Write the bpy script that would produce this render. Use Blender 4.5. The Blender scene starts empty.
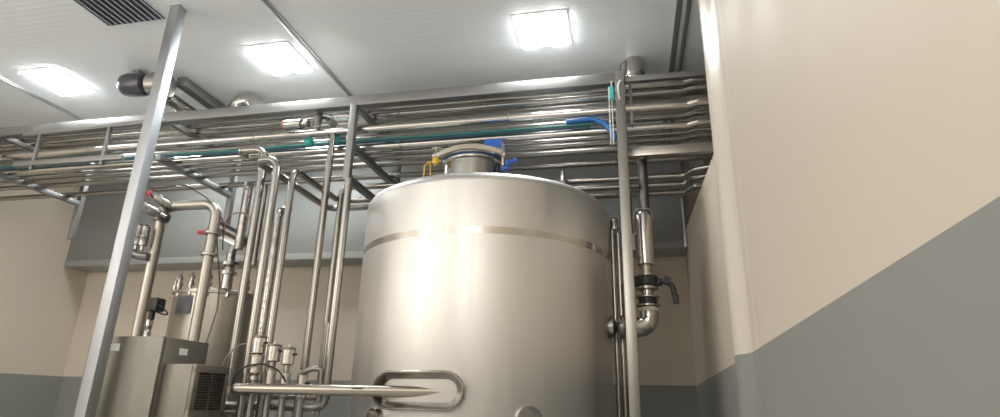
import bpy, bmesh, math, random
from mathutils import Vector, Matrix
random.seed(4)
PI = math.pi
C = bpy.context.scene.collection
H = 1.35                      # eye height; the numbers below are metres from the eye level, shifted up by H at the end

# ------------------------------------------------------------------ materials
def mat(name, col, rough=0.5, metal=0.0, spec=0.5, bump=0.0, bscale=40.0, rvar=0.0, rscale=6.0, coat=0.0, cvar=0.0, stretch=(1, 1, 1)):
    m = bpy.data.materials.new(name); m.use_nodes = True
    nt = m.node_tree; b = nt.nodes['Principled BSDF']
    b.inputs['Base Color'].default_value = (*col, 1); b.inputs['Roughness'].default_value = rough
    b.inputs['Metallic'].default_value = metal; b.inputs['Specular IOR Level'].default_value = spec
    b.inputs['Coat Weight'].default_value = coat; b.inputs['Coat Roughness'].default_value = 0.08
    tc = nt.nodes.new('ShaderNodeTexCoord'); mp = nt.nodes.new('ShaderNodeMapping')
    mp.inputs['Scale'].default_value = stretch
    nt.links.new(tc.outputs['Object'], mp.inputs['Vector'])
    if bump:
        n = nt.nodes.new('ShaderNodeTexNoise'); n.inputs['Scale'].default_value = bscale; n.inputs['Detail'].default_value = 3
        bp = nt.nodes.new('ShaderNodeBump'); bp.inputs['Strength'].default_value = bump; bp.inputs['Distance'].default_value = 0.01
        nt.links.new(mp.outputs['Vector'], n.inputs['Vector']); nt.links.new(n.outputs['Fac'], bp.inputs['Height'])
        nt.links.new(bp.outputs['Normal'], b.inputs['Normal'])
    if rvar or cvar:
        n = nt.nodes.new('ShaderNodeTexNoise'); n.inputs['Scale'].default_value = rscale; n.inputs['Detail'].default_value = 4
        nt.links.new(mp.outputs['Vector'], n.inputs['Vector'])
        if rvar:
            r = nt.nodes.new('ShaderNodeMapRange'); r.inputs['To Min'].default_value = max(0.02, rough - rvar); r.inputs['To Max'].default_value = rough + rvar
            r.inputs['From Min'].default_value = 0.3; r.inputs['From Max'].default_value = 0.7
            nt.links.new(n.outputs['Fac'], r.inputs['Value']); nt.links.new(r.outputs['Result'], b.inputs['Roughness'])
        if cvar:
            mx = nt.nodes.new('ShaderNodeMix'); mx.data_type = 'RGBA'
            mx.inputs['A'].default_value = (*[c * (1 - cvar) for c in col], 1); mx.inputs['B'].default_value = (*[min(1, c * (1 + cvar)) for c in col], 1)
            nt.links.new(n.outputs['Fac'], mx.inputs['Factor']); nt.links.new(mx.outputs['Result'], b.inputs['Base Color'])
    return m

def emis(name, col, s):
    m = bpy.data.materials.new(name); m.use_nodes = True
    b = m.node_tree.nodes['Principled BSDF']
    b.inputs['Base Color'].default_value = (0.9, 0.9, 0.9, 1)
    b.inputs['Emission Color'].default_value = (*col, 1); b.inputs['Emission Strength'].default_value = s
    return m

STEEL = mat('polished_steel', (.39, .375, .35), .25, 1)
STEEL2 = mat('drawn_steel', (.38, .365, .34), .33, 1)
MIRROR = mat('mirror_steel', (.55, .53, .50), .2, 1)
FRAME = mat('brushed_frame_steel', (.29, .29, .285), .5, 1, rvar=.08, rscale=9, cvar=.12, stretch=(1, 1, .4))
COLUMN = mat('column_steel', (.46, .475, .50), .5, 1, rvar=.06, rscale=12, cvar=.06, stretch=(1, 1, .3))
FOIL = mat('foil_wrap', (.50, .485, .455), .2, 1, bump=.9, bscale=14, rvar=.05)
CABSTEEL = mat('cabinet_steel', (.25, .237, .205), .5, .8, rvar=.06, rscale=20, cvar=.06, stretch=(1, 1, .2))
VESSEL = mat('matt_vessel_steel', (.45, .425, .375), .4, 1, rvar=.05, rscale=6)
SATIN = mat('satin_steel', (.40, .36, .305), .27, 1)
PALEST = mat('pale_steel', (.62, .595, .56), .26, 1)
DARKST = mat('dark_steel', (.22, .21, .20), .35, 1, rvar=.08)
BLACK = mat('black_plastic', (.018, .018, .02), .42)
RUBBER = mat('black_rubber', (.012, .012, .013), .6)
GREYP = mat('grey_plastic', (.30, .31, .33), .5)
WHITE = mat('white_plastic', (.8, .8, .78), .4)
BLUE = mat('blue_paint', (.025, .13, .52), .38)
BLUEH = mat('blue_hose', (.03, .22, .62), .35)
TEAL = mat('teal_hose', (.045, .22, .20), .3)
TEALB = mat('bright_teal_tape', (.06, .50, .50), .35)
NAVY = mat('navy_hose', (.03, .085, .14), .35)
YELLOW = mat('yellow_plastic', (.80, .50, .04), .4)
BEIGEBAND = mat('beige_gasket', (.50, .45, .37), .5)
RED = mat('red_cap', (.55, .07, .07), .4)
LABEL = mat('paper_label', (.85, .85, .83), .6)
INK = mat('dark_print', (.05, .06, .08), .6)
BEIGE = mat('beige_wall_paint', (.65, .572, .47), .55, spec=.35, bump=.06, bscale=3, rvar=.06, rscale=2)
GREY = mat('grey_wall_paint', (.275, .278, .26), .55, spec=.35, bump=.06, bscale=3, rvar=.06, rscale=2)
CORNER = mat('pale_corner_trim', (.72, .65, .56), .3, spec=.5)
SOFFIT = mat('grey_sheet_metal', (.235, .238, .225), .45, spec=.4, rvar=.08, rscale=2)
SOFFIT_SHEEN = mat('soffit_edge_sheen', (.32, .325, .31), .35, spec=.5)
FLOOR = mat('grey_epoxy', (.60, .60, .58), .4, spec=.5, bump=.05, bscale=4)
ALU = mat('aluminium_trim', (.60, .61, .62), .35, .9)
DARKALU = mat('dark_cove_trim', (.20, .205, .20), .4, .3)
GRILLE = mat('grille_white', (.74, .76, .78), .4)
GRILLEDARK = mat('grille_shadow_box', (.10, .13, .17), .6)
LAMP = emis('lamp_diffuser', (.95, .985, 1.0), 30)

def tank_mat():
    m = bpy.data.materials.new('brushed_tank_steel'); m.use_nodes = True
    nt = m.node_tree; b = nt.nodes['Principled BSDF']; L = nt.links
    b.inputs['Metallic'].default_value = 1; b.inputs['Anisotropic'].default_value = .4
    tg = nt.nodes.new('ShaderNodeTangent'); tg.direction_type = 'RADIAL'; tg.axis = 'Z'; L.new(tg.outputs['Tangent'], b.inputs['Tangent'])
    tc = nt.nodes.new('ShaderNodeTexCoord'); mp = nt.nodes.new('ShaderNodeMapping'); mp.inputs['Scale'].default_value = (6, 6, .12)
    L.new(tc.outputs['Object'], mp.inputs['Vector'])
    n = nt.nodes.new('ShaderNodeTexNoise'); n.inputs['Scale'].default_value = 2.2; n.inputs['Detail'].default_value = 5; L.new(mp.outputs['Vector'], n.inputs['Vector'])
    r = nt.nodes.new('ShaderNodeMapRange'); r.inputs['From Min'].default_value = .3; r.inputs['From Max'].default_value = .7
    r.inputs['To Min'].default_value = .38; r.inputs['To Max'].default_value = .47
    L.new(n.outputs['Fac'], r.inputs['Value']); L.new(r.outputs['Result'], b.inputs['Roughness'])
    mx = nt.nodes.new('ShaderNodeMix'); mx.data_type = 'RGBA'; mx.inputs['A'].default_value = (.63, .612, .588, 1); mx.inputs['B'].default_value = (.69, .672, .645, 1)
    L.new(n.outputs['Fac'], mx.inputs['Factor']); L.new(mx.outputs['Result'], b.inputs['Base Color'])
    return m
TANK = tank_mat()

def ceiling_mat():
    m = bpy.data.materials.new('ribbed_white_panel'); m.use_nodes = True
    nt = m.node_tree; b = nt.nodes['Principled BSDF']; L = nt.links
    b.inputs['Base Color'].default_value = (.885, .915, .935, 1); b.inputs['Roughness'].default_value = .22; b.inputs['Specular IOR Level'].default_value = .6
    tc = nt.nodes.new('ShaderNodeTexCoord'); sp = nt.nodes.new('ShaderNodeSeparateXYZ'); L.new(tc.outputs['Object'], sp.inputs['Vector'])
    mu = nt.nodes.new('ShaderNodeMath'); mu.operation = 'MULTIPLY'; mu.inputs[1].default_value = 2 * PI / .115; L.new(sp.outputs['Y'], mu.inputs[0])
    si = nt.nodes.new('ShaderNodeMath'); si.operation = 'SINE'; L.new(mu.outputs[0], si.inputs[0])
    pw = nt.nodes.new('ShaderNodeMath'); pw.operation = 'POWER'; pw.inputs[1].default_value = 8; L.new(si.outputs[0], pw.inputs[0])
    n = nt.nodes.new('ShaderNodeTexNoise'); n.inputs['Scale'].default_value = 2.2; n.inputs['Detail'].default_value = 1; L.new(tc.outputs['Object'], n.inputs['Vector'])
    ad = nt.nodes.new('ShaderNodeMath'); ad.operation = 'MULTIPLY_ADD'; ad.inputs[1].default_value = .12; L.new(pw.outputs[0], ad.inputs[0]); L.new(n.outputs['Fac'], ad.inputs[2])
    bp = nt.nodes.new('ShaderNodeBump'); bp.inputs['Strength'].default_value = .5; bp.inputs['Distance'].default_value = .012
    L.new(ad.outputs[0], bp.inputs['Height']); L.new(bp.outputs['Normal'], b.inputs['Normal'])
    return m
CEIL = ceiling_mat()

# ------------------------------------------------------------------ mesh helpers
def V(*a): return Vector(a)

def fillet(pts, rb, n=7):
    pts = [Vector(p) for p in pts]
    if len(pts) < 3: return pts
    out = [pts[0]]
    for i in range(1, len(pts) - 1):
        a, b, c = pts[i - 1], pts[i], pts[i + 1]
        u = (a - b); w = (c - b); lu, lw = u.length, w.length; u.normalize(); w.normalize()
        ang = u.angle(w)
        if ang > PI - .02: out.append(b); continue
        t = min(rb / math.tan(ang / 2), lu * .49 if i > 1 else lu * .95, lw * .49 if i < len(pts) - 2 else lw * .95)
        r = t * math.tan(ang / 2)
        bis = (u + w).normalized(); cen = b + bis * (r / math.sin(ang / 2))
        p0 = b + u * t - cen; p1 = b + w * t - cen
        ax = p0.cross(p1).normalized(); tot = p0.angle(p1)
        for k in range(n + 1): out.append(cen + Matrix.Rotation(tot * k / n, 3, ax) @ p0)
    out.append(pts[-1])
    return out

def add_tube(bm, pts, r, rb=None, seg=14, n=7, caps=True):
    P = fillet(pts, rb if rb else r * 2.2, n) if len(pts) > 2 else [Vector(p) for p in pts]
    q = [P[0]]
    for p in P[1:]:
        if (p - q[-1]).length > 1e-5: q.append(p)
    P = q
    rr = r if isinstance(r, (list, tuple)) else [r] * len(P)
    t0 = (P[1] - P[0]).normalized()
    up = V(0, 0, 1) if abs(t0.z) < .9 else V(1, 0, 0)
    nrm = t0.cross(up).normalized(); rings = []
    prev = t0
    for i, p in enumerate(P):
        t = (P[1] - P[0]) if i == 0 else (P[-1] - P[-2]) if i == len(P) - 1 else ((P[i + 1] - p).normalized() + (p - P[i - 1]).normalized())
        t.normalize()
        ax = prev.cross(t)
        if ax.length > 1e-6: nrm = Matrix.Rotation(prev.angle(t), 3, ax.normalized()) @ nrm
        nrm = (nrm - t * nrm.dot(t)).normalized()
        bi = t.cross(nrm); prev = t
        rings.append([bm.verts.new(p + (nrm * math.cos(2 * PI * k / seg) + bi * math.sin(2 * PI * k / seg)) * rr[i]) for k in range(seg)])
    for a, b in zip(rings, rings[1:]):
        for k in range(seg): bm.faces.new((a[k], a[(k + 1) % seg], b[(k + 1) % seg], b[k]))
    if caps:
        bm.faces.new(list(reversed(rings[0]))); bm.faces.new(rings[-1])
    return bm

def add_lathe(bm, prof, base=(0, 0, 0), axis=(0, 0, 1), seg=24, close=True):
    """prof: (radius, height) pairs turned about axis through base."""
    ax = Vector(axis).normalized(); base = Vector(base)
    up = V(0, 0, 1) if abs(ax.z) < .9 else V(1, 0, 0)
    u = ax.cross(up).normalized(); w = ax.cross(u); rings = []
    for r, h in prof:
        if r < 1e-6: rings.append([bm.verts.new(base + ax * h)])
        else: rings.append([bm.verts.new(base + ax * h + (u * math.cos(2 * PI * k / seg) + w * math.sin(2 * PI * k / seg)) * r) for k in range(seg)])
    for a, b in zip(rings, rings[1:]):
        for k in range(seg):
            k2 = (k + 1) % seg
            if len(a) == 1 and len(b) == 1: continue
            if len(a) == 1: bm.faces.new((a[0], b[k2], b[k]))
            elif len(b) == 1: bm.faces.new((a[k], a[k2], b[0]))
            else: bm.faces.new((a[k], a[k2], b[k2], b[k]))
    if close:
        if len(rings[0]) > 1: bm.faces.new(list(reversed(rings[0])))
        if len(rings[-1]) > 1: bm.faces.new(rings[-1])
    return bm

def add_box(bm, lo, hi, bev=0.0, mtx=None):
    lo, hi = Vector(lo), Vector(hi)
    t = bmesh.new()
    bmesh.ops.create_cube(t, size=1)
    for v in t.verts:
        v.co = Vector(((lo.x + hi.x) / 2 + v.co.x * (hi.x - lo.x), (lo.y + hi.y) / 2 + v.co.y * (hi.y - lo.y), (lo.z + hi.z) / 2 + v.co.z * (hi.z - lo.z)))
    if bev: bmesh.ops.bevel(t, geom=list(t.edges), offset=bev, segments=2, affect='EDGES', profile=.6)
    if mtx is not None: bmesh.ops.transform(t, matrix=mtx, verts=t.verts)
    me = bpy.data.meshes.new('tmp'); t.to_mesh(me); t.free(); bm.from_mesh(me); bpy.data.meshes.remove(me)
    return bm

def add_bar(bm, a, b, w, h=None, bev=.004):
    """square tube of w x h from a to b"""
    a, b = Vector(a), Vector(b); d = b - a; h = h or w
    z = d.normalized(); up = V(0, 0, 1) if abs(z.z) < .9 else V(0, 1, 0)
    x = up.cross(z).normalized(); y = z.cross(x)
    M = Matrix((x, y, z)).transposed().to_4x4(); M.translation = a
    return add_box(bm, (-w / 2, -h / 2, 0), (w / 2, h / 2, d.length), bev, M)

def add_prism(bm, poly, z0, z1, mi=0):
    a = [bm.verts.new((x, y, z0)) for x, y in poly]; b = [bm.verts.new((x, y, z1)) for x, y in poly]; n = len(poly)
    fs = [bm.faces.new((a[k], a[(k + 1) % n], b[(k + 1) % n], b[k])) for k in range(n)]
    fs += [bm.faces.new(list(reversed(a))), bm.faces.new(b)]
    for f in fs: f.material_index = mi
    return bm

def B(fn, *a, **k):
    bm = bmesh.new(); fn(bm, *a, **k); return bm

def obj(name, bm, m, parent=None, sharp=38):
    bmesh.ops.recalc_face_normals(bm, faces=bm.faces)
    for f in bm.faces: f.smooth = True
    for e in bm.edges:
        if len(e.link_faces) == 2 and e.calc_face_angle(0) > math.radians(sharp): e.smooth = False
    if parent is None:
        xs = [v.co for v in bm.verts]
        o0 = Vector((sum(min(c[i] for c in xs) + max(c[i] for c in xs) for _ in (0,)) / 2 for i in range(3))); o0.z = min(c.z for c in xs)
    else:
        o0 = Vector((0, 0, 0)); p = parent
        while p: o0 += p.location; p = p.parent
    for v in bm.verts: v.co -= o0
    me = bpy.data.meshes.new(name); bm.to_mesh(me); bm.free()
    for k in (m if isinstance(m, (list, tuple)) else [m]): me.materials.append(k)
    o = bpy.data.objects.new(name, me); C.objects.link(o)
    if parent: o.parent = parent
    else: o.location = o0
    return o

def tag(o, label, cat, group=None):
    o['label'] = label; o['category'] = cat
    if group: o['group'] = group
    return o

def thing(name, label, cat, loc, group=None):
    o = bpy.data.objects.new(name, None); o.empty_display_size = .05; C.objects.link(o); o.location = loc
    return tag(o, label, cat, group)

def struct(name, bm, m):
    o = obj(name, bm, m); o['kind'] = 'structure'; return o

def dup(root, loc, label=None):
    r = root.copy(); C.objects.link(r); r.location = loc
    if label: r['label'] = label
    for ch in list(root.children):
        c = ch.copy(); C.objects.link(c); c.parent = r
        for g in list(ch.children):
            d = g.copy(); C.objects.link(d); d.parent = c
    return r

# ------------------------------------------------------------------ the room
FL, CE, DADO = -H, 3.0, .25
XL, YB, YF = -7.7, 7.1, -4.0
struct('floor', B(add_box, (XL - .1, YF - .1, FL - .1), (1.1, YB + .1, FL)), FLOOR)
struct('ceiling', B(add_box, (XL - .1, YF - .1, CE), (1.1, YB + .1, CE + .1)), CEIL)
def two_tone(name, poly):
    bm = bmesh.new(); add_prism(bm, poly, FL, DADO, 1); add_prism(bm, poly, DADO, CE, 0)
    return struct(name, bm, [BEIGE, GREY])
two_tone('wall_back', [(XL - .1, YB), (1.1, YB), (1.1, YB + .1), (XL - .1, YB + .1)])
two_tone('wall_left', [(XL - .1, YF), (XL, YF), (XL, YB), (XL - .1, YB)])
two_tone('wall_front', [(XL - .1, YF - .1), (1.1, YF - .1), (1.1, YF), (XL - .1, YF)])
bm = bmesh.new()
near = [(.215, YF), (.545, 2.9), (.555, 3.12), (1.1, 3.12), (1.1, YF)]
add_prism(bm, near, FL, DADO, 1); add_prism(bm, near, DADO, CE, 0)
rec = [(.555, 3.125), (.58, 3.611), (.72, YB), (1.02, YB), (1.02, 3.125)]
add_prism(bm, rec, FL, DADO, 1); add_prism(bm, rec, DADO, 1.45, 0)
for v in bm.verts:                                   # the ledge under the pipe opening rises towards the back wall
    if abs(v.co.z - 1.45) < 1e-4: v.co.z = 1.457 + .135 * (v.co.y - 3.12)
up = [(1.02, 3.125), (1.02, YB), (1.1, YB), (1.1, 3.125)]
add_prism(bm, up, FL, CE, 2)
struct('wall_right', bm, [BEIGE, GREY, SOFFIT])
# rounded corner strip standing proud where the near wall ends
pts = [(.535, 2.70), (.5455, 2.86), (.530, 2.93), (.508, 2.985), (.496, 3.05), (.4985, 3.09), (.512, 3.115), (.56, 3.13), (.6, 3.13), (.6, 2.7)]
bm = bmesh.new(); add_prism(bm, pts, FL, DADO - .002, 1); add_prism(bm, pts, DADO - .002, CE, 0)
struct('trim_1', bm, [CORNER, GREY])
# grey box soffit along the back wall, bottom band paler, edge reflection put into its colour
struct('trim_2', B(add_box, (XL, 6.7, 1.80), (.70, YB, CE), .004), SOFFIT)
struct('trim_3', B(add_box, (XL, 6.692, 1.715), (.705, YB, 1.80), .006), SOFFIT_SHEEN)
bm = bmesh.new(); add_box(bm, (.672, 6.675, 1.72), (.70, 6.69, 2.3), .004); struct('trim_4', bm, ALU)  # bright strip added as the highlight on the soffit's end edge
# ceiling cove along the right wall, and panel joints
bm = bmesh.new(); add_box(bm, (.565, 3.2, 2.965), (.60, YB, 3.0), .005); struct('trim_5', bm, DARKALU)
bm = bmesh.new(); add_box(bm, (.49, 3.2, 2.985), (.535, YB, 3.0), .004); struct('trim_6', bm, DARKALU)
for i, x in enumerate((-2.69, -6.0)):
    bm = bmesh.new(); add_box(bm, (x - .03, YF, 2.985), (x + .03, YB, 3.0), .004); add_box(bm, (x - .011, YF, 2.975), (x + .011, YB, 2.99), .004)
    struct('trim_%d' % (7 + i), bm, ALU)
for n, lo, hi in (('baseboard_back', (XL, YB - .015, FL), (.7, YB, FL + .1)), ('baseboard_left', (XL, YF, FL), (XL + .015, YB - .02, FL + .1))):
    struct(n, B(add_box, lo, hi, .004), GREYP)

# ceiling lamps: two lit diffusers in a slim frame
def lamp(cx, cy, label):
    t = thing('ceiling_lamp', label, 'ceiling lamp', (cx, cy, CE), 'ceiling lamps')
    bm = bmesh.new(); w, d = .225, .245
    add_box(bm, (cx - w, cy - d, CE - .008), (cx + w, cy - d + .02, CE), .003); add_box(bm, (cx - w, cy + d - .02, CE - .008), (cx + w, cy + d, CE), .003)
    add_box(bm, (cx - w, cy - d + .021, CE - .0075), (cx - w + .015, cy + d - .021, CE), .003); add_box(bm, (cx + w - .015, cy - d + .021, CE - .0075), (cx + w, cy + d - .021, CE), .003)
    add_box(bm, (cx - .012, cy - d + .021, CE - .0075), (cx + .012, cy + d - .021, CE), .003)
    obj('lamp_frame', bm, WHITE, t)
    for s in (-1, 1):
        xm = cx + s * .122
        bm = bmesh.new(); add_box(bm, (xm - .078, cy - .222, CE - .024), (xm + .078, cy + .222, CE - .004), .009); obj('diffuser', bm, LAMP, t)
    return t
lamp(-3.035, 4.225, 'square twin-panel ceiling lamp beside the metal ceiling joint, above the riser pipes')
LAMP1 = lamp(-.58, 4.21, 'square twin-panel ceiling lamp shining above the big tank')

dup(LAMP1, (-5.49, 4.21, CE), 'added twin-panel lamp out of view at the far left end of the rack, beyond the fan motor')  # unseen copy added to brighten the left part of the back wall
for x, lb in ((-5.49, 'added twin-panel lamp hidden behind the rack at the far left, lighting the back wall'), (-3.6, 'added twin-panel lamp hidden behind the rack above the left risers, lighting the back wall'),): dup(LAMP1, (x, 5.95, CE), lb)  # two more copies added behind the rack to brighten the back wall

# the grille of the ceiling vent, upper left
t = thing('ceiling_vent', 'louvred ceiling vent beside the top of the square column', 'vent', (-3.93, 3.18, CE))
bm = bmesh.new(); add_box(bm, (-4.21, 2.86, CE - .004), (-3.65, 3.50, CE)); obj('vent_backing', bm, GRILLEDARK, t)
for k in range(10):
    x = -3.655 - k * .056
    M = Matrix.Translation((x, 0, CE - .016)) @ Matrix.Rotation(.6, 4, 'Y')
    bm = bmesh.new(); add_box(bm, (-.016, 2.87, -.002), (.016, 3.49, .002), 0, M); obj('slat', bm, GRILLE, t)

# ------------------------------------------------------------------ column
t = thing('square_column', 'tall brushed steel square column reaching the ceiling, in front of the rack', 'column', (-3.444, 3.40, FL))
obj('shaft', B(add_box, (-3.486, 3.36, FL), (-3.403, 3.443, CE - .004), .004), COLUMN, t)
obj('foot_plate', B(add_box, (-3.53, 3.315, FL), (-3.36, 3.485, FL + .012), .003), COLUMN, t)
obj('top_plate', B(add_box, (-3.49, 3.356, CE - .004), (-3.399, 3.447, CE), .002), COLUMN, t)

# ------------------------------------------------------------------ pipe rack frame
rk = thing('pipe_rack', 'brushed square-tube steel rack carrying the overhead pipes', 'pipe rack', (.02, 4.33, FL))
FBZ0, FBZ1 = 2.492, 2.588
obj('front_beam', B(add_box, (XL + .02, 4.30, FBZ0), (.0, 4.38, FBZ1), .006), FRAME, rk)
obj('short_beam', B(add_box, (.069, 4.335, 2.515), (1.0, 4.385, 2.565), .005), FRAME, rk)
bm = bmesh.new()
add_box(bm, (-.010, 4.30, FL + .012), (.068, 4.375, 2.60), .010)
obj('pole', bm, STEEL2, rk)
obj('foot_plate', B(add_box, (-.05, 4.25, FL), (.10, 4.42, FL + .012), .003), FRAME, rk)
for x in (-6.2, -4.205, -2.28):
    obj('upper_arm', B(add_bar, (x, 4.38, 2.515), (x, 5.40, 2.515), .05), FRAME, rk)
    obj('middle_arm', B(add_bar, (x, 4.30, 2.125), (x, 5.40, 2.125), .055), FRAME, rk)
    if x != -4.205: obj('front_hanger', B(add_box, (x - .03, 4.295, 1.79 if x > -3 else 2.10), (x + .03, 4.355, FBZ0 + .02), .005), FRAME, rk)
    obj('rear_hanger', B(add_box, (x - .03, 5.36, 1.70), (x + .03, 5.42, CE), .005), FRAME, rk)
obj('lower_arm', B(add_bar, (-2.28, 4.355, 1.815), (-2.28, 5.36, 1.815), .055), FRAME, rk)
obj('upper_arm', B(add_bar, (.03, 4.36, 2.515), (.03, 5.40, 2.515), .05), FRAME, rk)
obj('middle_arm', B(add_bar, (.03, 4.36, 2.125), (.03, 5.40, 2.125), .05), FRAME, rk)
obj('lower_arm', B(add_bar, (.03, 4.36, 1.815), (.03, 5.40, 1.815), .05), FRAME, rk)
obj('rear_hanger', B(add_box, (0, 5.36, 1.70), (.06, 5.42, CE), .005), FRAME, rk)
obj('cross_brace', B(add_box, (.056, 4.60, 1.972), (1.0, 4.66, 2.052), .005), PALEST, rk)
obj('hanger_strap', B(add_box, (.105, 4.40, 2.16), (.125, 4.43, 2.52), .002), FRAME, rk)

# ------------------------------------------------------------------ long pipes of the rack
def weldring(bm, x, y, z, r):
    add_lathe(bm, [(r + .003, -.006), (r + .003, .006)], (x, y, z), (1, 0, 0), 16)

def long_pipe(label, z, y, r, x0=XL + .03, x1=1.01, m=None, jog=True, welds=()):
    pts = [(x0, y, z), (x1, y, z)]
    if jog: pts = [(x0, y, z), (.55, y, z), (.63, y - .015, z + .012), (x1, y - .015, z + .012)]
    o = obj('steel_pipe', B(add_tube, pts, r, r * 1.2, n=4), m or STEEL)
    tag(o, label, 'pipe', 'long pipes on the rack')
    for x in welds: obj('weld_collar', B(weldring, x, y, z, r), STEEL2, o)
    return o
long_pipe('slim bright pipe directly behind the front beam, topmost row', 2.582, 4.555, .034, welds=(-3.0, -1.2))
long_pipe('thick mirror-bright pipe second behind the front beam, ending at the right wall', 2.60, 4.70, .055, m=MIRROR, welds=(-2.0,))
long_pipe('thick dark-looking pipe third behind the front beam, under the ceiling', 2.60, 4.865, .055, m=STEEL2)
long_pipe('hindmost thick pipe of the top row, close below the ceiling', 2.60, 5.08, .055, m=STEEL2)
long_pipe('polished pipe running level just above the teal hoses, in front of the others', 2.31, 4.425, .037, m=MIRROR, welds=(-3.3, -.9))
long_pipe('pipe hidden behind the teal hoses, clear to the right of the pole', 2.315, 4.62, .03)
long_pipe('bright pipe directly beneath the teal hoses', 2.185, 4.535, .032, m=MIRROR, welds=(-1.9,))
long_pipe('thinnest pipe, second below the teal hoses', 2.175, 4.645, .02)
long_pipe('slim pipe third below the teal hoses', 2.178, 4.765, .024, m=STEEL2)
long_pipe('medium pipe fourth below the teal hoses, behind the manway lid', 2.185, 4.925, .03, m=STEEL2)
long_pipe('pipe running alone above the grey gap behind the tank top', 2.183, 5.22, .029, jog=False)

# ------------------------------------------------------------------ risers
def riser(label, pts, r, rb=.09, m=None, group='riser pipes left of the tank'):
    o = obj('riser_pipe', B(add_tube, pts, r, rb), m or STEEL); return tag(o, label, 'pipe', group)
riser('tallest bent riser of the left group, arching left at the top', [(-3.085, 4.30, FL), (-3.085, 4.30, 2.125), (-3.35, 4.30, 2.125), (-3.40, 4.46, 2.15)], .033)
riser('second bent riser, turning back beneath the rack and running right behind the tank',
      [(-2.725, 3.98, -.30), (-2.725, 3.98, 1.87), (-2.93, 3.98, 1.87), (-2.93, 5.25, 1.87), (.58, 5.25, 1.87), (.66, 5.17, 1.89), (1.0, 5.10, 1.91)], .031)
riser('shortest bent riser, turning straight back beneath the rack then right',
      [(-2.715, 4.20, -.30), (-2.715, 4.20, 1.87), (-2.715, 5.04, 1.87), (.56, 5.04, 1.87), (.64, 4.96, 1.89), (1.0, 4.89, 1.91)], .029)
riser('straight slim riser ending just under the teal hoses', [(-2.515, 4.42, -.30), (-2.515, 4.42, 2.275)], .030)
riser('riser with a tight elbow near the hanging post, running right behind the tank',
      [(-2.63, 4.91, .14), (-2.63, 4.91, 1.955), (-1.30, 4.91, 1.955), (-1.10, 4.91, 1.895), (.54, 4.91, 1.895), (.62, 4.83, 1.915), (1.0, 4.76, 1.935)], .027, .08)
riser('riser standing under the hanging post, nearest the tank', [(-2.98, 4.29, -.045), (-2.242, 4.29, -.045), (-2.242, 4.29, 1.787)], .033, .075)
riser('crinkled foil-wrapped riser between the bent risers', [(-3.09, 4.645, FL), (-3.09, 4.645, 1.66), (-3.09, 4.80, 1.72)], .036, m=FOIL)
riser('foil-wrapped pipe dropping behind the tallest bent riser', [(-3.715, 5.0, 1.40), (-3.715, 5.0, 2.10)], .045, m=FOIL)
riser('dark pipe dropping from the rack behind the horizontal actuator', [(-3.56, 5.05, 1.25), (-3.56, 5.05, 2.09)], .03, m=STEEL2)
# elbow pair at the foot of the risers
o = riser('low U-bent pipe at the foot of the risers, behind the large level tube', [(-2.94, 4.52, .03), (-2.52, 4.52, .03), (-2.44, 4.60, .03), (-2.44, 4.60, .20), (-2.44, 4.60, .62)], .034, .08, group='pipes at the foot of the risers')
o = tag(obj('manifold_pipe', B(add_tube, [(-3.22, 4.24, -.055), (-2.86, 4.24, -.055)], .045), MIRROR), 'short fat polished manifold under the pneumatic valves', 'pipe', 'pipes at the foot of the risers')

# large inverted U at the far left, with its two angled valves on top
tag(obj('inverted_pipe', B(add_tube, [(-3.93, 4.2, FL), (-3.93, 4.2, 1.46)], .043), VESSEL), 'thick matt upright pipe under the two angled actuators', 'pipe')
t = thing('bent_pipe', 'thick matt pipe running level from the angled actuators then bending down', 'pipe', (-3.385, 4.2, FL))
obj('tube', B(add_tube, [(-3.83, 4.2, 1.59), (-3.39, 4.2, 1.59), (-3.39, 4.2, FL)], .043, .12), VESSEL, t)
obj('clamp', B(add_lathe, [(.049, -.012), (.066, -.010), (.066, .010), (.049, .012)], (-3.39, 4.2, 1.14)), STEEL2, t)
cl = obj('clamp', B(add_lathe, [(.049, -.012), (.07, -.010), (.07, .010), (.049, .012)], (-3.39, 4.2, 1.325)), STEEL2, t)
obj('red_knob', B(add_lathe, [(.016, 0), (.02, .02), (.018, .05), (0, .055)], (-3.445, 4.165, 1.325), (-1, -.5, 0), 12), RED, cl)
t = thing('angle_valve', 'steel valve joining the upright matt pipe and the level matt pipe', 'valve', (-3.93, 4.2, 1.45))
bm = bmesh.new(); add_lathe(bm, [(.05, 0), (.066, .012), (.066, .035), (.05, .045), (.05, .12), (.06, .13), (.06, .15), (.045, .16)], (-3.93, 4.2, 1.45))
add_tube(bm, [(-3.93, 4.2, 1.57), (-3.82, 4.2, 1.59)], .047)
obj('valve_body', bm, STEEL2, t)
obj('knob', B(add_lathe, [(.012, 0), (.04, .01), (.04, .04), (.02, .05), (0, .052)], (-3.86, 4.17, 1.475), (.6, -.7, 0), 16), BLACK, t)
def actuator(label, tip, base, r, loc=None):
    tip, base = Vector(tip), Vector(base); d = (tip - base); L = d.length
    t = thing('pneumatic_actuator', label, 'valve actuator', base, 'angled actuators')
    obj('cylinder', B(add_lathe, [(.018, 0), (.018, .05), (r * .8, .052), (r, .07), (r, L * .52), (r * 1.05, L * .53), (r * 1.05, L * .56), (r, L * .57), (r, L - .02), (r * .85, L - .005)], base, d), STEEL, t)
    obj('red_cap', B(add_lathe, [(r * .8, L - .006), (r * .8, L + .012), (r * .35, L + .018), (r * .3, L + .04), (0, L + .042)], base, d, 16), RED, t)
    obj('air_fitting', B(add_lathe, [(.010, 0), (.010, .03), (.006, .05)], base + d * .72 + V(0, -r, 0), (0, -1, .3), 10), BLACK, t)
    return t
actuator('lower angled actuator with a red cap, nearer the square column', (-3.965, 3.95, 1.535), (-3.835, 4.14, 1.475), .044)
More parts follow.
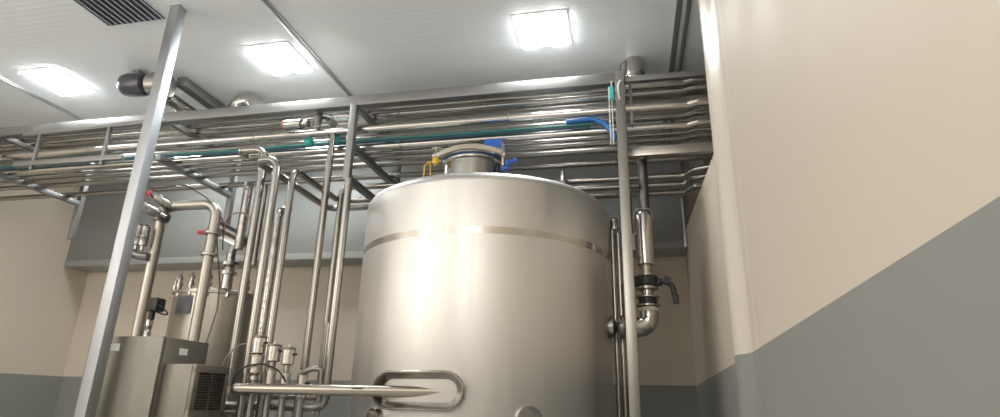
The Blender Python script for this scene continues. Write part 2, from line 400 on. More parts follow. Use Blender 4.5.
actuator('upper angled actuator with a red cap, above its twin', (-3.965, 4.06, 1.655), (-3.81, 4.22, 1.56), .044)
# two small upright actuators on a dark cross pipe behind the column
tag(obj('cross_pipe', B(add_tube, [(-4.10, 4.10, 1.17), (-3.99, 4.12, 1.13), (-3.93, 4.14, 1.125)], .036, .08), DARKST), 'dark cross pipe beneath the two small upright actuators', 'pipe')
for i, (x, z, lb) in enumerate(((-4.03, 1.20, 'left'), (-3.965, 1.19, 'right'))):
    t = thing('small_actuator', 'small upright steel actuator on the dark cross pipe, %s' % ('beside the column' if i == 0 else 'beside the matt upright pipe'), 'valve actuator', (x, 4.10, z), 'small upright actuators')
    obj('cylinder', B(add_lathe, [(.015, -.02), (.015, .02), (.034, .022), (.034, .09), (.037, .095), (.037, .105), (.034, .11), (.034, .185), (.028, .19), (0, .19)], (x, 4.10, z), seg=18), STEEL, t)
    obj('cap', B(add_lathe, [(.012, .19), (.012, .205), (0, .207)], (x, 4.10, z), seg=10), BLACK, t)
tag(obj('signal_cable', B(add_tube, [(-3.98, 4.08, 1.71), (-3.70, 4.12, 1.76), (-3.45, 4.15, 1.62), (-3.35, 4.25, 1.46), (-3.33, 4.28, 1.2)], .005, .2, 8), RUBBER), 'thin dark cable looping over the level matt pipe', 'cable')
tag(obj('air_hose', B(add_tube, [(-3.40, 4.35, 1.30), (-3.40, 4.35, 1.52), (-3.30, 4.38, 1.58), (-3.20, 4.40, 1.52), (-3.17, 4.42, 1.36)], .006, .1, 8), mat('brown_hose', (.25, .13, .07), .4)), 'thin brown air hose looped between the matt pipe and the tallest riser', 'hose')

# ------------------------------------------------------------------ second vessel, far left
VC = (-4.29, 5.61); VR = .45; VT = 1.03
t = thing('small_vessel', 'smaller matt steel vessel behind the cabinet, clamps around its lid', 'tank', (VC[0], VC[1], FL))
obj('shell', B(add_lathe, [(.30, FL + .28), (VR - .04, FL + .32), (VR, FL + .38), (VR, VT - .015), (VR + .014, VT - .01), (VR + .014, VT + .005)], (*VC, 0), seg=48), VESSEL, t)
obj('lid', B(add_lathe, [(VR + .014, VT + .006), (VR + .014, VT + .022), (VR - .03, VT + .028), (VR - .12, VT + .06), (.14, VT + .085), (0, VT + .09)], (*VC, 0), seg=48), VESSEL, t)
for a in (45, 135, 225, 315):
    x, y = VC[0] + .34 * math.cos(math.radians(a)), VC[1] + .34 * math.sin(math.radians(a))
    obj('leg', B(add_lathe, [(.03, FL), (.03, FL + .34)], (x, y, 0), seg=14), STEEL2, t)
for a in range(-165, 195, 24):
    x, y = VC[0] + (VR - .005) * math.cos(math.radians(a)), VC[1] + (VR - .005) * math.sin(math.radians(a))
    bm = bmesh.new(); add_lathe(bm, [(.018, 0), (.018, .03), (.03, .032), (.03, .075), (.019, .08), (.019, .105), (.027, .107), (.027, .13), (.012, .155), (.009, .18), (0, .181)], (x, y, VT + .02), seg=12)
    add_box(bm, (x - .018, y - .018, VT - .05), (x + .018, y + .018, VT + .03), .004)
    obj('lid_clamp', bm, STEEL, t)
# dark data plate wrapped on the shell
bm = bmesh.new(); vs = []
for k in range(7):
    a = math.radians(-111 + k * 4.2)
    vs.append([bm.verts.new((VC[0] + (VR + .006) * math.cos(a), VC[1] + (VR + .006) * math.sin(a), z)) for z in (.80, .985)])
for p, q in zip(vs, vs[1:]): bm.faces.new((p[0], q[0], q[1], p[1]))
bmesh.ops.solidify(bm, geom=bm.faces[:], thickness=.004)
obj('data_plate', bm, GREYP, t)
# inlet with a lying actuator above the vessel
t = thing('inlet_valve', 'flanged foil inlet with a valve standing above the small vessel lid', 'valve', (-3.95, 5.25, 1.1))
obj('inlet_pipe', B(add_lathe, [(.055, 1.06), (.055, 1.20), (.085, 1.205), (.085, 1.235), (.06, 1.24), (.05, 1.30), (.045, 1.42)], (-3.97, 5.25, 0), seg=20), FOIL, t)
obj('flange', B(add_lathe, [(.095, 0), (.095, .03)], (-3.97, 5.25, 1.30), seg=20), STEEL, t)
obj('side_pipe', B(add_tube, [(-3.97, 5.25, 1.38), (-3.97, 5.25, 1.50), (-3.78, 5.3, 1.56)], .04, .07), STEEL2, t)
t = thing('lying_actuator', 'dark lying actuator on the inlet above the small vessel', 'valve actuator', (-3.95, 5.15, 1.55))
obj('cylinder', B(add_lathe, [(.03, 0), (.05, .01), (.05, .50), (.03, .52), (0, .52)], (-4.07, 5.05, 1.70), (.86, .12, -.42), 20), DARKST, t)
obj('bracket', B(add_bar, (-4.02, 5.10, 1.585), (-3.78, 5.13, 1.47), .03, .06), STEEL, t)
obj('disc', B(add_lathe, [(.09, 0), (.09, .012)], (-3.72, 5.2, 1.50), (.1, -.5, 1), 24), DARKST, t)
tag(obj('wire', B(add_tube, [(-3.42, 4.3, 1.30), (-3.47, 4.5, .95), (-3.49, 4.55, .75), (-3.55, 4.55, .4), (-3.56, 4.55, .1)], .006, .2, 8), DARKST), 'thin twisted wire hanging down beside the bent matt pipe', 'cable')

# sensor head on its stub beside the vessel
t = thing('level_sensor', 'black boxy sensor head on a foil stub behind the matt upright pipe', 'sensor', (-4.56, 5.0, .40))
obj('sensor_head', B(add_box, (-4.63, 4.94, .80), (-4.47, 5.06, .93), .015), BLACK, t)
obj('sensor_neck', B(add_lathe, [(.03, .72), (.03, .81)], (-4.555, 5.0, 0), seg=14), BLACK, t)
obj('foil_stub', B(add_lathe, [(.02, -.2), (.02, .52), (.036, .53), (.036, .60), (.026, .62), (.036, .64), (.036, .70), (.028, .725)], (-4.565, 5.0, 0), seg=16), FOIL, t)
obj('sensor_cable', B(add_tube, [(-4.48, 4.96, .86), (-4.40, 4.95, .83), (-4.36, 5.0, .77), (-4.42, 5.0, .77), (-4.50, 4.97, .80)], .008, .05, 8), RUBBER, t)

# ------------------------------------------------------------------ cabinet and its cooler
CX0, CX1, CY0, CY1, CT = -3.64, -3.054, 3.5, 3.958, .392
t = thing('control_cabinet', 'tall grey-beige steel control cabinet in the lower left corner', 'cabinet', ((CX0 + CX1) / 2, (CY0 + CY1) / 2, FL))
obj('cabinet_body', B(add_box, (CX0, CY0 + .025, FL + .1), (CX1, CY1, CT), .006), CABSTEEL, t)
obj('plinth', B(add_box, (CX0 + .02, CY0 + .04, FL), (CX1 - .02, CY1 - .02, FL + .1), .004), GREYP, t)
dr = obj('door', B(add_box, (CX0, CY0, FL + .11), (CX1 - .004, CY0 + .02, CT + .002), .005), CABSTEEL, t)
bm = bmesh.new(); add_box(bm, (CX0 + .05, CY0 - .012, -.50), (CX0 + .075, CY0, -.38), .004); obj('door_handle', bm, BLACK, dr)
obj('side_label', B(add_box, (CX1, 3.665, .285), (CX1 + .002, 3.745, .33)), LABEL, t)
obj('door_label', B(add_box, (-3.47, CY0 - .002, .295), (-3.39, CY0, .345)), LABEL, t)
AX0, AX1, AY0, AY1, AZ0, AZ1 = -3.053, -2.806, 3.55, 3.905, -.62, .218
t = thing('cabinet_cooler', 'louvred cooling unit mounted on the side of the control cabinet', 'cooling unit', (AX0, 3.73, AZ0))
obj('cooler_body', B(add_box, (AX0, AY0, AZ0), (AX1 - .03, AY1, AZ1), .008), CABSTEEL, t)
bm = bmesh.new()
add_box(bm, (AX1 - .029, AY0, -.0745), (AX1, AY0 + .045, .1645), .003); add_box(bm, (AX1 - .029, AY1 - .03, -.0745), (AX1, AY1, .1645), .003)
add_box(bm, (AX1 - .029, AY0, .165), (AX1, AY1, AZ1), .004); add_box(bm, (AX1 - .029, AY0, AZ0), (AX1, AY1, -.075), .004)
obj('louvre_frame', bm, CABSTEEL, t)
obj('grille_backing', B(add_box, (AX1 - .034, AY0 + .04, -.08), (AX1 - .028, AY1 - .025, .17)), BLACK, t)
for k in range(14):
    z = -.07 + k * .0172
    M = Matrix.Translation((AX1 - .012, 0, z)) @ Matrix.Rotation(.55, 4, 'Y')
    bm = bmesh.new(); add_box(bm, (-.011, AY0 + .04, -.0022), (.011, AY1 - .025, .0022), 0, M); obj('louvre', bm, CABSTEEL, t)
bm = bmesh.new(); add_box(bm, (AX1 - .02, 3.735, -.075), (AX1 - .006, 3.742, .168)); obj('louvre_stay', bm, CABSTEEL, t)

# ------------------------------------------------------------------ pneumatic valves at the foot of the risers
def process_valve(label, x, y, z0, ztop, r, tall, low=None):
    """tall: length of the upper cylinder; low: (top, bottom, radius) of the slimmer cylinder under it"""
    t = thing('pneumatic_valve', label, 'valve', (x, y, z0), 'pneumatic valves at the foot of the risers')
    zb = low[1] if low else ztop - tall
    obj('valve_body', B(add_lathe, [(.03, z0), (.03, z0 + .05), (.042, z0 + .055), (.042, z0 + .10), (.022, z0 + .105), (.022, zb - .05), (.034, zb - .045), (.034, zb - .02), (.02, zb)], (x, y, 0), seg=18), STEEL2, t)
    if tall:
        obj('cylinder', B(add_lathe, [(r * .7, ztop - tall), (r, ztop - tall + .008), (r, ztop - tall * .52), (r * 1.08, ztop - tall * .51), (r * 1.08, ztop - tall * .47), (r, ztop - tall * .46), (r, ztop - .02)], (x, y, 0), seg=22), PALEST, t)
        cp = obj('top_cap', B(add_lathe, [(r * 1.06, ztop - .02), (r * 1.06, ztop - .006), (r * .7, ztop), (0, ztop)], (x, y, 0), seg=22), DARKST, t)
        obj('indicator', B(add_lathe, [(.008, ztop), (.008, ztop + .02), (0, ztop + .022)], (x, y, 0), seg=10), WHITE, cp)
    if low:
        if tall: obj('spacer', B(add_lathe, [(.022, low[0]), (.022, ztop - tall)], (x, y, 0), seg=16), STEEL2, t)
        obj('lower_cylinder', B(add_lathe, [(low[2] * .8, low[1]), (low[2], low[1] + .006), (low[2], low[0] - .008), (low[2] * 1.1, low[0] - .006), (low[2] * 1.1, low[0])], (x, y, 0), seg=20), PALEST, t)
    obj('air_port', B(add_lathe, [(.008, 0), (.008, .03)], (x + .9 * (r if tall else low[2]), y, ztop - .05), (1, -.3, 0), 8), BLACK, t)
    return t
process_valve('tallest pneumatic valve, nearest the louvred cooling unit', -2.600, 3.9, -.30, .440, .050, .13, (.298, .175, .050))
process_valve('second tall pneumatic valve from the cooling unit', -2.472, 3.9, -.30, .382, .047, .125, (.200, .080, .034))
process_valve('third tall pneumatic valve from the cooling unit', -2.356, 3.9, -.30, .360, .045, .125, (.180, .065, .034))
process_valve('short pale pneumatic valve nearest the tank, beside the three tall ones', -2.222, 3.9, -.30, .168, .033, 0, (.168, .06, .032))
t = thing('valve_bench', 'low steel support stand under the pneumatic valves', 'stand', (-2.6, 4.12, FL))
obj('shelf', B(add_box, (-3.05, 3.83, -.34), (-2.15, 4.60, -.30), .006), FRAME, t)
for x in (-3.02, -2.18):
    for y in (3.86, 4.57): obj('leg', B(add_box, (x - .02, y - .02, FL), (x + .02, y + .02, -.34), .004), FRAME, t)
tag(obj('elbow_pipe', B(add_tube, [(-2.44, 4.24, -.12), (-2.44, 4.24, .20), (-2.36, 4.27, .235), (-2.30, 4.30, .235), (-2.30, 4.30, -.1)], .022, .04), STEEL2), 'small bent steel pipe between the valves and the nearest riser', 'pipe', 'pipes at the foot of the risers')
tag(obj('tee_pipe', B(add_tube, [(-2.98, 4.10, -.26), (-2.98, 4.10, .02), (-2.92, 4.05, .06), (-2.85, 3.98, .06)], .035, .05), FOIL), 'crumpled foil elbow left of the valves', 'pipe', 'pipes at the foot of the risers')
tag(obj('air_hose', B(add_tube, [(-2.74, 3.86, .06), (-2.71, 3.83, .16), (-2.62, 3.82, .225), (-2.50, 3.82, .24), (-2.37, 3.83, .20), (-2.32, 3.85, .12)], .006, .12, 8), RUBBER), 'black air hose arched across the fronts of the pneumatic valves', 'hose')
tag(obj('air_hose', B(add_tube, [(-2.85, 4.2, .40), (-2.93, 4.15, .42), (-3.0, 4.1, .30), (-3.02, 4.05, .10), (-3.0, 4.0, -.05)], .006, .1, 8), GREYP), 'thin grey air hose curling left of the tallest pneumatic valve', 'hose')

# ------------------------------------------------------------------ the big tank
TX, TY, TR = -1.118, 4.668, 1.0
tk = thing('storage_tank', 'large brushed stainless steel tank with a manway on top', 'tank', (TX, TY, FL))
def ell(a0, a1, n, cr, cz, rr, rz): return [(cr + rr * math.cos(math.radians(a0 + (a1 - a0) * k / n)), cz + rz * math.sin(math.radians(a0 + (a1 - a0) * k / n))) for k in range(n + 1)]
KN = .075; ZS = 1.475
prof = [(0, FL + .16), (.5, FL + .2), (.93, FL + .30), (TR - .01, FL + .36), (TR, FL + .42), (TR, 1.0), (TR, ZS)]
head = ell(0, 68, 8, TR - KN, ZS, KN, KN)[1:]
r0, z0 = head[-1]; RS = 0.0
n = 14
sl = math.tan(math.radians(22)); dome = []
# shallow spherical crown meeting the knuckle
Rc = r0 / math.sin(math.radians(22)); zc = z0 - Rc * math.cos(math.radians(22))
for k in range(1, n + 1):
    a = math.radians(22 * (1 - k / n)); dome.append((Rc * math.sin(a), zc + Rc * math.cos(a)))
DOME = lambda r: zc + math.sqrt(Rc * Rc - r * r)
obj('shell', B(add_lathe, prof, (TX, TY, 0), seg=128, close=False), TANK, tk)
obj('dished_head', B(add_lathe, [(TR, ZS)] + head + dome, (TX, TY, 0), seg=128, close=False), TANK, tk)
obj('weld_band', B(add_lathe, [(TR + .0006, 1.087), (TR + .0006, 1.138)], (TX, TY, 0), seg=128, close=False), mat('polished_band', (.56, .525, .48), .24, 1), tk)
for a in (40, 140, 220, 320):
    obj('leg', B(add_lathe, [(.09, FL), (.09, FL + .012), (.055, FL + .014), (.055, FL + .42)], (TX + .82 * math.cos(math.radians(a)), TY + .82 * math.sin(math.radians(a)), 0), seg=20), STEEL2, tk)
# racetrack collar on the shell
def collar(bm, x0, x1, z0, z1, d, th):
    rr = (z1 - z0) / 2; zc = (z0 + z1) / 2; path = []
    for k in range(13): a = math.radians(90 + 180 * k / 12); path.append((x0 + rr + rr * math.cos(a), zc + rr * math.sin(a)))
    m = 10
    for k in range(1, m): path.append((x0 + rr + (x1 - x0 - 2 * rr) * k / m, z0))
    for k in range(13): a = math.radians(-90 + 180 * k / 12); path.append((x1 - rr + rr * math.cos(a), zc + rr * math.sin(a)))
    for k in range(1, m): path.append((x1 - rr - (x1 - x0 - 2 * rr) * k / m, z1))
    n = len(path); L = []
    for i, (x, z) in enumerate(path):
        xp, zp = path[i - 1]; xn, zn = path[(i + 1) % n]
        t = V(xn - xp, 0, zn - zp).normalized(); nx, nz = -t.z, t.x      # inward
        ring = []
        for off, dep in ((0, -.01), (0, d - .006), (.005, d), (.012, d), (th, .006), (th, -.01)):
            px, pz = x + nx * off, z + nz * off
            a = math.asin(max(-1, min(1, (px - TX) / TR)))
            ring.append(bm.verts.new((TX + (TR + dep) * math.sin(a), TY - (TR + dep) * math.cos(a), pz)))
        L.append(ring)
    for i in range(n):
        a, b = L[i], L[(i + 1) % n]
        for k in range(5): bm.faces.new((a[k], a[k + 1], b[k + 1], b[k]))
obj('inlet_collar', B(collar, -1.615, -.99, -.042, .197, .055, .050), STEEL, tk)
def nozzle(x, z, r, d, th, m, name):
    a = math.asin((x - TX) / TR); ax = V(math.sin(a), -math.cos(a), 0); p = V(TX, TY, z) + ax * TR
    return obj(name, B(add_lathe, [(r, -.03), (r, d - .006), (r - .003, d), (r - th, d), (r - th, .0), (0, .002)], p, ax, 32, False), m, tk)
nozzle(-.622, -.085, .088, .05, .010, MIRROR, 'side_nozzle')
nozzle(-1.60, -.085, .055, .05, .009, MIRROR, 'side_nozzle')
# side outlet stub towards the valve pipe on the right
az = math.radians(8); ax = V(math.cos(az), -math.sin(az), 0); p = V(TX, TY, .57) + ax * TR
obj('outlet_flange', B(add_lathe, [(.06, -.03), (.06, .012), (.078, .014), (.078, .04), (.055, .045)], p, ax, 24), STEEL2, tk)
# manway
MX, MY = -1.155, 4.30; rm = math.hypot(MX - TX, MY - TY)
zb = DOME(rm) - .04
mw = obj('manway_neck', B(add_lathe, [(.238, zb), (.238, 1.815), (.256, 1.822), (.26, 1.835), (.256, 1.847), (.19, 1.85)], (MX, MY, 0), seg=48), STEEL, tk)
obj('manway_lid', B(add_lathe, [(.258, 1.857), (.264, 1.866), (.258, 1.878), (.18, 1.90), (.1, 1.915), (0, 1.92)], (MX, MY, 0), seg=48), STEEL, tk)
obj('lid_gasket', B(add_lathe, [(.248, 1.848), (.265, 1.851), (.248, 1.857)], (MX, MY, 0), seg=48), BLUE, tk)
# arched clamp bar over the lid
bm = bmesh.new(); ring = []
for k in range(21):
    u = -1 + 2 * k / 20
    x = MX + .262 * u; zt = 1.868 + .028 * (1 - u * u); y = MY - .19 - .075 * (1 - u * u)
    ring.append([bm.verts.new((x, y, zt - .019)), bm.verts.new((x, y, zt + .019)), bm.verts.new((x, y + .03, zt + .019)), bm.verts.new((x, y + .03, zt - .019))])
for a, b in zip(ring, ring[1:]):
    for k in range(4): bm.faces.new((a[k], a[(k + 1) % 4], b[(k + 1) % 4], b[k]))
bm.faces.new(ring[0]); bm.faces.new(ring[-1])
cb = obj('clamp_bar', bm, BEIGEBAND, tk)
bm = bmesh.new(); add_lathe(bm, [(.011, 1.79), (.011, 1.915), (.018, 1.918), (.018, 1.935), (.008, 1.94), (.008, 1.955)], (MX - .272, MY - .16, 0), seg=14)
add_bar(bm, (MX - .31, MY - .16, 1.950), (MX - .235, MY - .16, 1.950), .016, .014); add_box(bm, (MX - .298, MY - .19, 1.862), (MX - .247, MY - .13, 1.898), .005)
obj('wing_bolt', bm, STEEL, cb)
obj('yellow_catch', B(add_box, (MX - .293, MY - .195, 1.80), (MX - .255, MY - .14, 1.856), .006), YELLOW, tk)
obj('yellow_lead', B(add_tube, [(MX - .293, MY - .18, 1.82), (MX - .33, MY - .19, 1.81), (MX - .352, MY - .20, 1.78), (MX - .355, MY - .2, 1.69)], .006, .03, 8), YELLOW, tk)
obj('yellow_lead', B(add_tube, [(MX - .31, MY - .19, 1.812), (MX - .302, MY - .19, 1.69)], .005, .03, 8), YELLOW, tk)
bm = bmesh.new(); add_bar(bm, (MX + .27, MY - .14, 1.765), (MX + .262, MY - .14, 1.965), .016, .03); add_box(bm, (MX + .245, MY - .165, 1.845), (MX + .29, MY - .115, 1.88), .006)
obj('hinge_clamp', bm, SATIN, tk)
bm = bmesh.new(); add_box(bm, (MX + .285, MY - .16, 1.765), (MX + .32, MY - .10, 1.81), .008); add_lathe(bm, [(.014, 0), (.014, .03), (.022, .035), (.022, .055), (0, .06)], (MX + .32, MY - .13, 1.795), (1, 0, .35), 12)
add_box(bm, (MX + .25, MY - .15, 1.735), (MX + .31, MY - .10, 1.764), .006)
obj('blue_hinge', bm, BLUE, tk)
# blue gear motor on the lid
mo = obj('gear_motor', B(add_box, (MX + .10, MY - .12, 1.89), (MX + .245, MY + .06, 2.015), .022), BLUE, tk)
bm = bmesh.new(); add_lathe(bm, [(.038, 0), (.038, .17), (.03, .18), (0, .18)], (MX + .115, MY - .06, 1.955), (-1, 0, 0), 20); add_box(bm, (MX - .05, MY - .10, 1.925), (MX + .11, MY + .04, 1.97), .006); obj('motor_drum', bm, BLUE, mo)
bm = bmesh.new(); add_lathe(bm, [(.02, 2.01), (.02, 2.024), (0, 2.027)], (MX + .16, MY - .04, 0), seg=12); obj('motor_cap', bm, STEEL, mo)
# little cone vent on the head
rr = math.hypot(-.48 - TX, 4.70 - TY); zz = DOME(rr)
obj('air_vent', B(add_lathe, [(.055, zz - .03), (.055, 1.80), (.05, 1.815), (.036, 1.845), (.022, 1.88), (.018, 1.91), (0, 1.912)], (-.48, 4.70, 0), seg=18), PALEST, tk)

# large level tube into the collar
t = thing('inlet_tube', 'large level polished tube running into the tank beside its oval collar', 'pipe', (-2.58, 3.703, .036))
obj('tube', B(add_tube, [(-2.55, 3.703, .070), (-1.115, 3.703, .070)], .0345, seg=28), SATIN, t)
obj('end_elbow', B(add_tube, [(-2.55, 3.703, .070), (-2.60, 3.703, .070), (-2.63, 3.77, .066), (-2.64, 3.92, .055)], .035, .05, 24), STEEL2, t)
bm = bmesh.new(); add_box(bm, (-1.738, 3.666, .079), (-1.668, 3.6735, .087)); obj('printed_mark', bm, INK, t)

# ------------------------------------------------------------------ right-hand side: valve pipe from the tank
PX, PY = .162, 4.55
t = thing('valve_pipe', 'fat foil elbow pipe rising from the tank side to the black valve', 'pipe', (PX, PY, .57))
obj('elbow', B(add_tube, [(-.055, 4.528, .57), (.0, 4.533, .57), (PX, PY, .57), (PX, PY, .70)], .072, .115, 24, 10), FOIL, t)
obj('collar', B(add_lathe, [(.074, -.012), (.086, -.008), (.086, .01), (.074, .014)], (-.035, 4.53, .57), (1, .1, 0), 24), STEEL2, t)
obj('tape', B(add_lathe, [(.076, .685), (.078, .70), (.074, .715), (.05, .72)], (PX, PY, 0), seg=24), BEIGEBAND, t)
t = thing('butterfly_valve', 'black butterfly valve with a curved lever on the upright pipe', 'valve', (PX, PY, .72))
obj('lower_flange', B(add_lathe, [(.05, .72), (.085, .722), (.085, .735), (.06, .737), (.06, .785), (.085, .787), (.085, .80), (.05, .802)], (PX, PY, 0), seg=28), STEEL2, t)
obj('sleeve', B(add_lathe, [(.066, .738), (.066, .784)], (PX, PY, 0), seg=28), BLACK, t)
obj('spool', B(add_lathe, [(.046, .80), (.046, .855)], (PX, PY, 0), seg=24), STEEL, t)
obj('mid_flange', B(add_lathe, [(.05, .848), (.082, .85), (.082, .868), (.05, .87)], (PX, PY, 0), seg=28), STEEL2, t)
bm = bmesh.new(); add_lathe(bm, [(.05, .87), (.08, .873), (.085, .885), (.085, .938), (.08, .95), (.05, .952)], (PX, PY, 0), seg=28)
add_box(bm, (PX - .105, PY - .05, .875), (PX - .05, PY + .05, .948), .012); add_box(bm, (PX + .05, PY - .04, .88), (PX + .115, PY + .04, .93), .012)
obj('valve_disc_body', bm, BLACK, t)
bm = bmesh.new(); add_tube(bm, [(PX + .09, PY - .03, .905), (PX + .155, PY - .035, .905), (PX + .185, PY - .04, .86), (PX + .20, PY - .045, .745)], .019, .06, 12)
add_lathe(bm, [(.03, -.03), (.03, .03)], (PX + .145, PY - .035, .91), (0, 1, 0), 16); add_box(bm, (PX + .18, PY - .065, .735), (PX + .222, PY - .025, .80), .008)
obj('lever', bm, BLACK, t)
obj('neck', B(add_lathe, [(.07, .953), (.07, .962), (.046, .966), (.040, .99), (.044, 1.01), (.044, 1.035)], (PX, PY, 0), seg=24), VESSEL, t)
t = thing('filter_housing', 'upright polished cylinder with a domed top above the black valve', 'filter', (PX, PY, 1.036))
obj('housing', B(add_lathe, [(.055, 1.036), (.064, 1.04), (.066, 1.05), (.066, 1.30)], (PX, PY, 0), seg=28), MIRROR, t)
obj('upper_sleeve', B(add_lathe, [(.068, 1.296), (.068, 1.42), (.064, 1.445), (.045, 1.47), (.02, 1.478), (0, 1.478)], (PX, PY, 0), seg=28), MIRROR, t)
obj('bail_handle', B(add_tube, [(PX - .07, PY - .02, 1.40), (PX - .07, PY - .02, 1.49), (PX + .07, PY - .02, 1.49), (PX + .07, PY - .02, 1.40)], .005, .05, 8), STEEL2, t)
obj('gauge_stub', B(add_tube, [(PX - .06, PY - .02, 1.28), (PX - .085, PY - .03, 1.28), (PX - .085, PY - .03, 1.18), (PX - .075, PY - .03, 1.15)], .012, .02, 10), STEEL2, t)
tag(obj('vent_pipe', B(add_tube, [(.19, 4.80, 1.53), (.19, 4.80, 2.10)], .04), DARKST), 'dark upright pipe behind the pole, above the filter cylinder', 'pipe')
tag(obj('vent_pipe', B(add_tube, [(.05, 5.6, 1.55), (.05, 5.6, 2.10)], .05), DARKST), 'dark upright pipe half hidden by the pole, below the rack', 'pipe')
for x, y, r, z1, lb in ((-.082, 4.66, .019, 1.36, 'thin bright upright tube hugging the right side of the tank'), (-.036, 4.66, .022, 1.33, 'slightly thicker upright tube between the tank and the pole')):
    tag(obj('slim_tube', B(add_tube, [(x, y, FL), (x, y, z1)], r, seg=12), STEEL), lb, 'pipe', 'slim tubes beside the tank')
t = thing('tube_cap', 'small polished cap joining the tops of the two slim tubes', 'fitting', (-.065, 4.66, 1.33))
obj('cap', B(add_lathe, [(.038, 1.36), (.04, 1.375), (.036, 1.43), (.02, 1.455), (0, 1.46)], (-.062, 4.66, 0), seg=18), STEEL, t)
obj('wire_bail', B(add_tube, [(-.10, 4.63, 1.37), (-.10, 4.63, 1.47), (-.03, 4.63, 1.47), (-.03, 4.63, 1.37)], .004, .03, 8), STEEL2, t)

# ------------------------------------------------------------------ hoses along the rack
def hose(label, pts, r, m): return tag(obj('hose', B(add_tube, pts, r, .12, 8, 6), m), label, 'hose', 'coloured hoses on the rack')
def wavy(y, z, x0, x1, amp, ph):
    out = []; n = 40
    for k in range(n + 1):
        x = x0 + (x1 - x0) * k / n
        out.append((x, y + amp * math.sin(x * 3.1 + ph), z + amp * .7 * math.sin(x * 2.3 + ph * 2)))
    return out
hose('teal hose lying foremost along the rack', wavy(4.497, 2.238, XL + .05, -.35, .006, 0) + [(-.20, 4.49, 2.235)], .011, TEAL)
hose('teal hose lying behind its twin along the rack', wavy(4.53, 2.250, XL + .05, -.35, .006, 0) + [(-.20, 4.53, 2.25)], .011, TEAL)
hose('navy hose lying lowest beneath the teal hoses', wavy(4.482, 2.206, XL + .05, -.35, .005, 0) + [(-.22, 4.48, 2.206)], .009, NAVY)
for i, (dy, dz, lb) in enumerate(((0, 0, 'front blue hose dropping to the pole at the right end of the teal hoses'), (.024, .02, 'middle blue hose dropping to the pole'), (.05, .008, 'rear blue hose dropping to the pole'))):
    hose(lb, [(-.42, 4.46 + dy, 2.255 + dz), (-.20, 4.45 + dy, 2.262 + dz), (-.105, 4.42 + dy, 2.20 + dz), (-.045, 4.385 + dy, 2.085 + dz), (-.03, 4.375 + dy, 2.04)], .012, BLUEH)
for x, lb in ((-2.78, 'bright teal tape knot on the hoses, left of the slim riser'), (-2.515, 'bright teal tape knot on the hoses, on top of the slim riser')):
    bm = bmesh.new(); add_lathe(bm, [(.034, -.035), (.042, -.02), (.038, 0), (.043, .02), (.033, .036)], (x, 4.478, 2.255), (1, .05, .03), 14); add_box(bm, (x - .012, 4.45, 2.28), (x + .02, 4.47, 2.315), .005)
    tag(obj('tape_knot', bm, TEALB), lb, 'tape', 'tape knots on the hoses')
tag(obj('junction_box', B(add_box, (-.70, 4.40, 2.275), (-.62, 4.46, 2.315), .006), WHITE), 'small white junction box on the hoses above the tank', 'box')
t = thing('conduit', 'thin white conduit down the pole with a small teal clip', 'conduit', (-.04, 4.28, 1.9))
for x in (-.058, -.036): obj('wire', B(add_tube, [(x, 4.285, 1.94), (x, 4.285, 2.45 if x < -.05 else 2.50)], .004, seg=8), WHITE, t)
obj('teal_clip', B(add_box, (-.052, 4.275, 2.33), (-.022, 4.297, 2.45), .005), TEALB, t)
tag(obj('conduit', B(add_tube, [(.045, 4.29, 2.50), (.03, 4.29, 2.50), (.018, 4.29, 2.46), (.018, 4.29, 2.38), (.028, 4.292, 2.33)], .007, .03, 8), WHITE), 'short white S-bent conduit on the top of the pole', 'conduit')

# actuator and inverted elbow up in the rack
t = thing('rack_actuator', 'lying polished actuator with a red end cap up in the rack', 'valve actuator', (-2.85, 4.38, 2.40))
obj('cylinder', B(add_lathe, [(.042, .012), (.05, .02), (.05, .17), (.046, .18), (.02, .185), (.02, .21)], (-2.965, 4.33, 2.365), (1, 0, 0), 22), MIRROR, t)
obj('red_cap', B(add_lathe, [(.026, -.008), (.040, -.004), (.043, .0115)], (-2.965, 4.33, 2.365), (1, 0, 0), 22), mat('faded_red', (.45, .16, .13), .4), t)
obj('coupling', B(add_lathe, [(.02, .208), (.036, .212), (.036, .245), (.02, .25)], (-2.965, 4.33, 2.365), (1, 0, 0), 18), STEEL2, t)
tag(obj('bent_pipe', B(add_tube, [(-2.655, 4.37, 2.34), (-2.655, 4.37, 2.475), (-2.60, 4.47, 2.475), (-2.53, 4.60, 2.36)], .036, .06), STEEL), 'short arched pipe beside the lying actuator up in the rack', 'pipe')

# ------------------------------------------------------------------ under the ceiling
def stub(label, x, y, r, z0):
    t = thing('duct_stub', label, 'duct', (x, y, z0), 'duct stubs under the ceiling')
    obj('duct', B(add_lathe, [(r * .94, z0), (r, z0 + .01), (r, CE - .10), (r * .94, CE - .06), (r * .72, CE - .008), (r * .7, CE)], (x, y, 0), seg=32), MIRROR, t)
    obj('seam_ring', B(add_lathe, [(r, z0 + .09), (r + .006, z0 + .095), (r + .006, z0 + .11), (r, z0 + .115)], (x, y, 0), seg=32), STEEL2, t)
    obj('duct_handle', B(add_tube, [(x - r * .9, y - r * .5, z0 + .06), (x - r * 1.25, y - r * .7, z0 + .10), (x - r * 1.2, y - r * .7, z0 + .22), (x - r * .7, y - r * .6, z0 + .27)], .009, .05, 10), STEEL, t)
    return t
stub('shiny capped duct stub against the ceiling above the pole', .165, 4.80, .098, 2.70)
t = thing('duct_elbow', 'shiny domed duct elbow against the ceiling above the left risers', 'duct', (-3.75, 4.80, 2.7))
obj('elbow', B(add_tube, [(-3.83, 4.75, 2.70), (-3.83, 4.75, 2.90), (-3.62, 4.75, 2.90), (-3.55, 4.75, 2.72)], .085, .12, 24, 9), FOIL, t)
obj('seam_ring', B(add_lathe, [(.087, 0), (.093, .005), (.093, .02), (.087, .025)], (-3.83, 4.75, 2.76), seg=28), STEEL2, t)
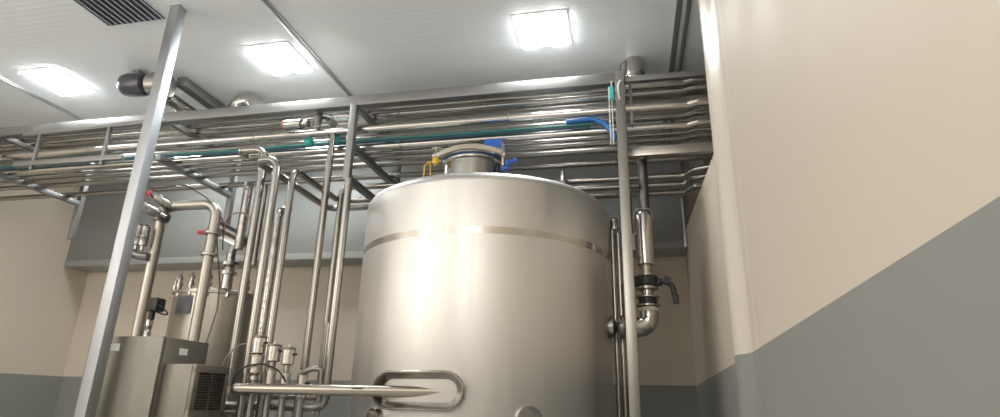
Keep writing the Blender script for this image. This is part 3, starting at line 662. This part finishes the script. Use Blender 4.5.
t = thing('ceiling_fan_motor', 'dark round fan motor hanging under the ceiling left of the column', 'motor', (-4.3, 4.2, 2.93))
obj('motor_body', B(add_lathe, [(.0, -.02), (.07, -.01), (.105, .03), (.115, .08), (.115, .22), (.10, .26), (.06, .28)], (-4.68, 4.2, 2.87), (1, 0, -.08), 28), mat('dark_motor', (.10, .10, .12), .35, .6), t)
obj('shaft', B(add_lathe, [(.035, .27), (.035, .34)], (-4.68, 4.2, 2.87), (1, 0, -.08), 18), DARKST, t)
obj('drum', B(add_lathe, [(.11, .335), (.12, .34), (.12, .50), (.10, .51)], (-4.68, 4.2, 2.87), (1, 0, -.08), 28), STEEL2, t)
obj('mount', B(add_box, (-4.56, 4.15, 2.95), (-4.49, 4.25, CE), .005), FRAME, t)
tag(obj('cable_channel', B(add_box, (-4.225, 4.34, 2.90), (-4.12, 6.68, 2.99), .006), FRAME), 'grey rectangular channel running back under the ceiling behind the column', 'channel')
tag(obj('foil_duct', B(add_tube, [(-4.32, 4.36, 2.80), (-4.32, 6.68, 2.80)], .07, seg=24), FOIL), 'shiny foil duct running back below the grey ceiling channel', 'duct')
t = thing('side_rail', 'slim steel rail frame left of the column below the front beam', 'rail', (-4.7, 4.1, 2.1))
obj('rail', B(add_bar, (-5.6, 4.12, 2.37), (-4.05, 4.12, 2.40), .035), FRAME, t)
for x in (-5.4, -4.62): obj('post', B(add_bar, (x, 4.12, 2.0), (x, 4.12, 2.385), .03), FRAME, t)
obj('lower_rail', B(add_bar, (-5.6, 4.12, 2.06), (-4.4, 4.12, 2.06), .05), FRAME, t)

# ------------------------------------------------------------------ light: unseen point lights added to brighten ceiling, walls and tank
def add_fill(x, y, w, z=2.55):
    l = bpy.data.lights.new('fill_light', 'POINT'); l.shadow_soft_size = .7; l.energy = w; l.color = (1, .982, .955)
    o = bpy.data.objects.new('fill_light', l); C.objects.link(o); o.location = (x, y, z)
for x, y, z, p in ((-.9, -.6, 1.75, 34), (-6.6, 1.0, 1.75, 44), (-6.2, -2.4, 1.75, 100), (-.9, -3.2, 1.75, 30),
                   (-2.7, .6, 2.75, 8), (-4.4, .4, 2.75, 12), (-2.2, -2.6, 2.75, 18), (-4.0, -2.6, 2.75, 20)): add_fill(x, y, p, z)
w = bpy.data.worlds.new('world'); bpy.context.scene.world = w; w.use_nodes = True
w.node_tree.nodes['Background'].inputs['Color'].default_value = (.03, .03, .03, 1)

# ------------------------------------------------------------------ camera
R = ((0.978516, -0.044942, -0.201213), (0.205060, 0.313342, 0.927236), (0.021376, -0.948576, 0.315826))
cam = bpy.data.cameras.new('camera'); co = bpy.data.objects.new('camera', cam); C.objects.link(co)
M = Matrix(((R[0][0], -R[0][1], -R[0][2], 0), (R[1][0], -R[1][1], -R[1][2], 0), (R[2][0], -R[2][1], -R[2][2], 0), (0, 0, 0, 1)))
co.matrix_world = M
cam.sensor_width = 36; cam.lens = 590.98 / 1000 * 36; cam.clip_start = .05
bpy.context.scene.camera = co
for o in list(C.objects):
    if o.parent is None: o.location.z += H
vs = bpy.context.scene.view_settings
vs.view_transform = 'Standard'; vs.look = 'None'; vs.gamma = 1; vs.use_curve_mapping = False
vs.exposure = 0.78
bpy.context.scene.cycles.max_bounces = 10
bpy.context.scene.cycles.use_denoising = True
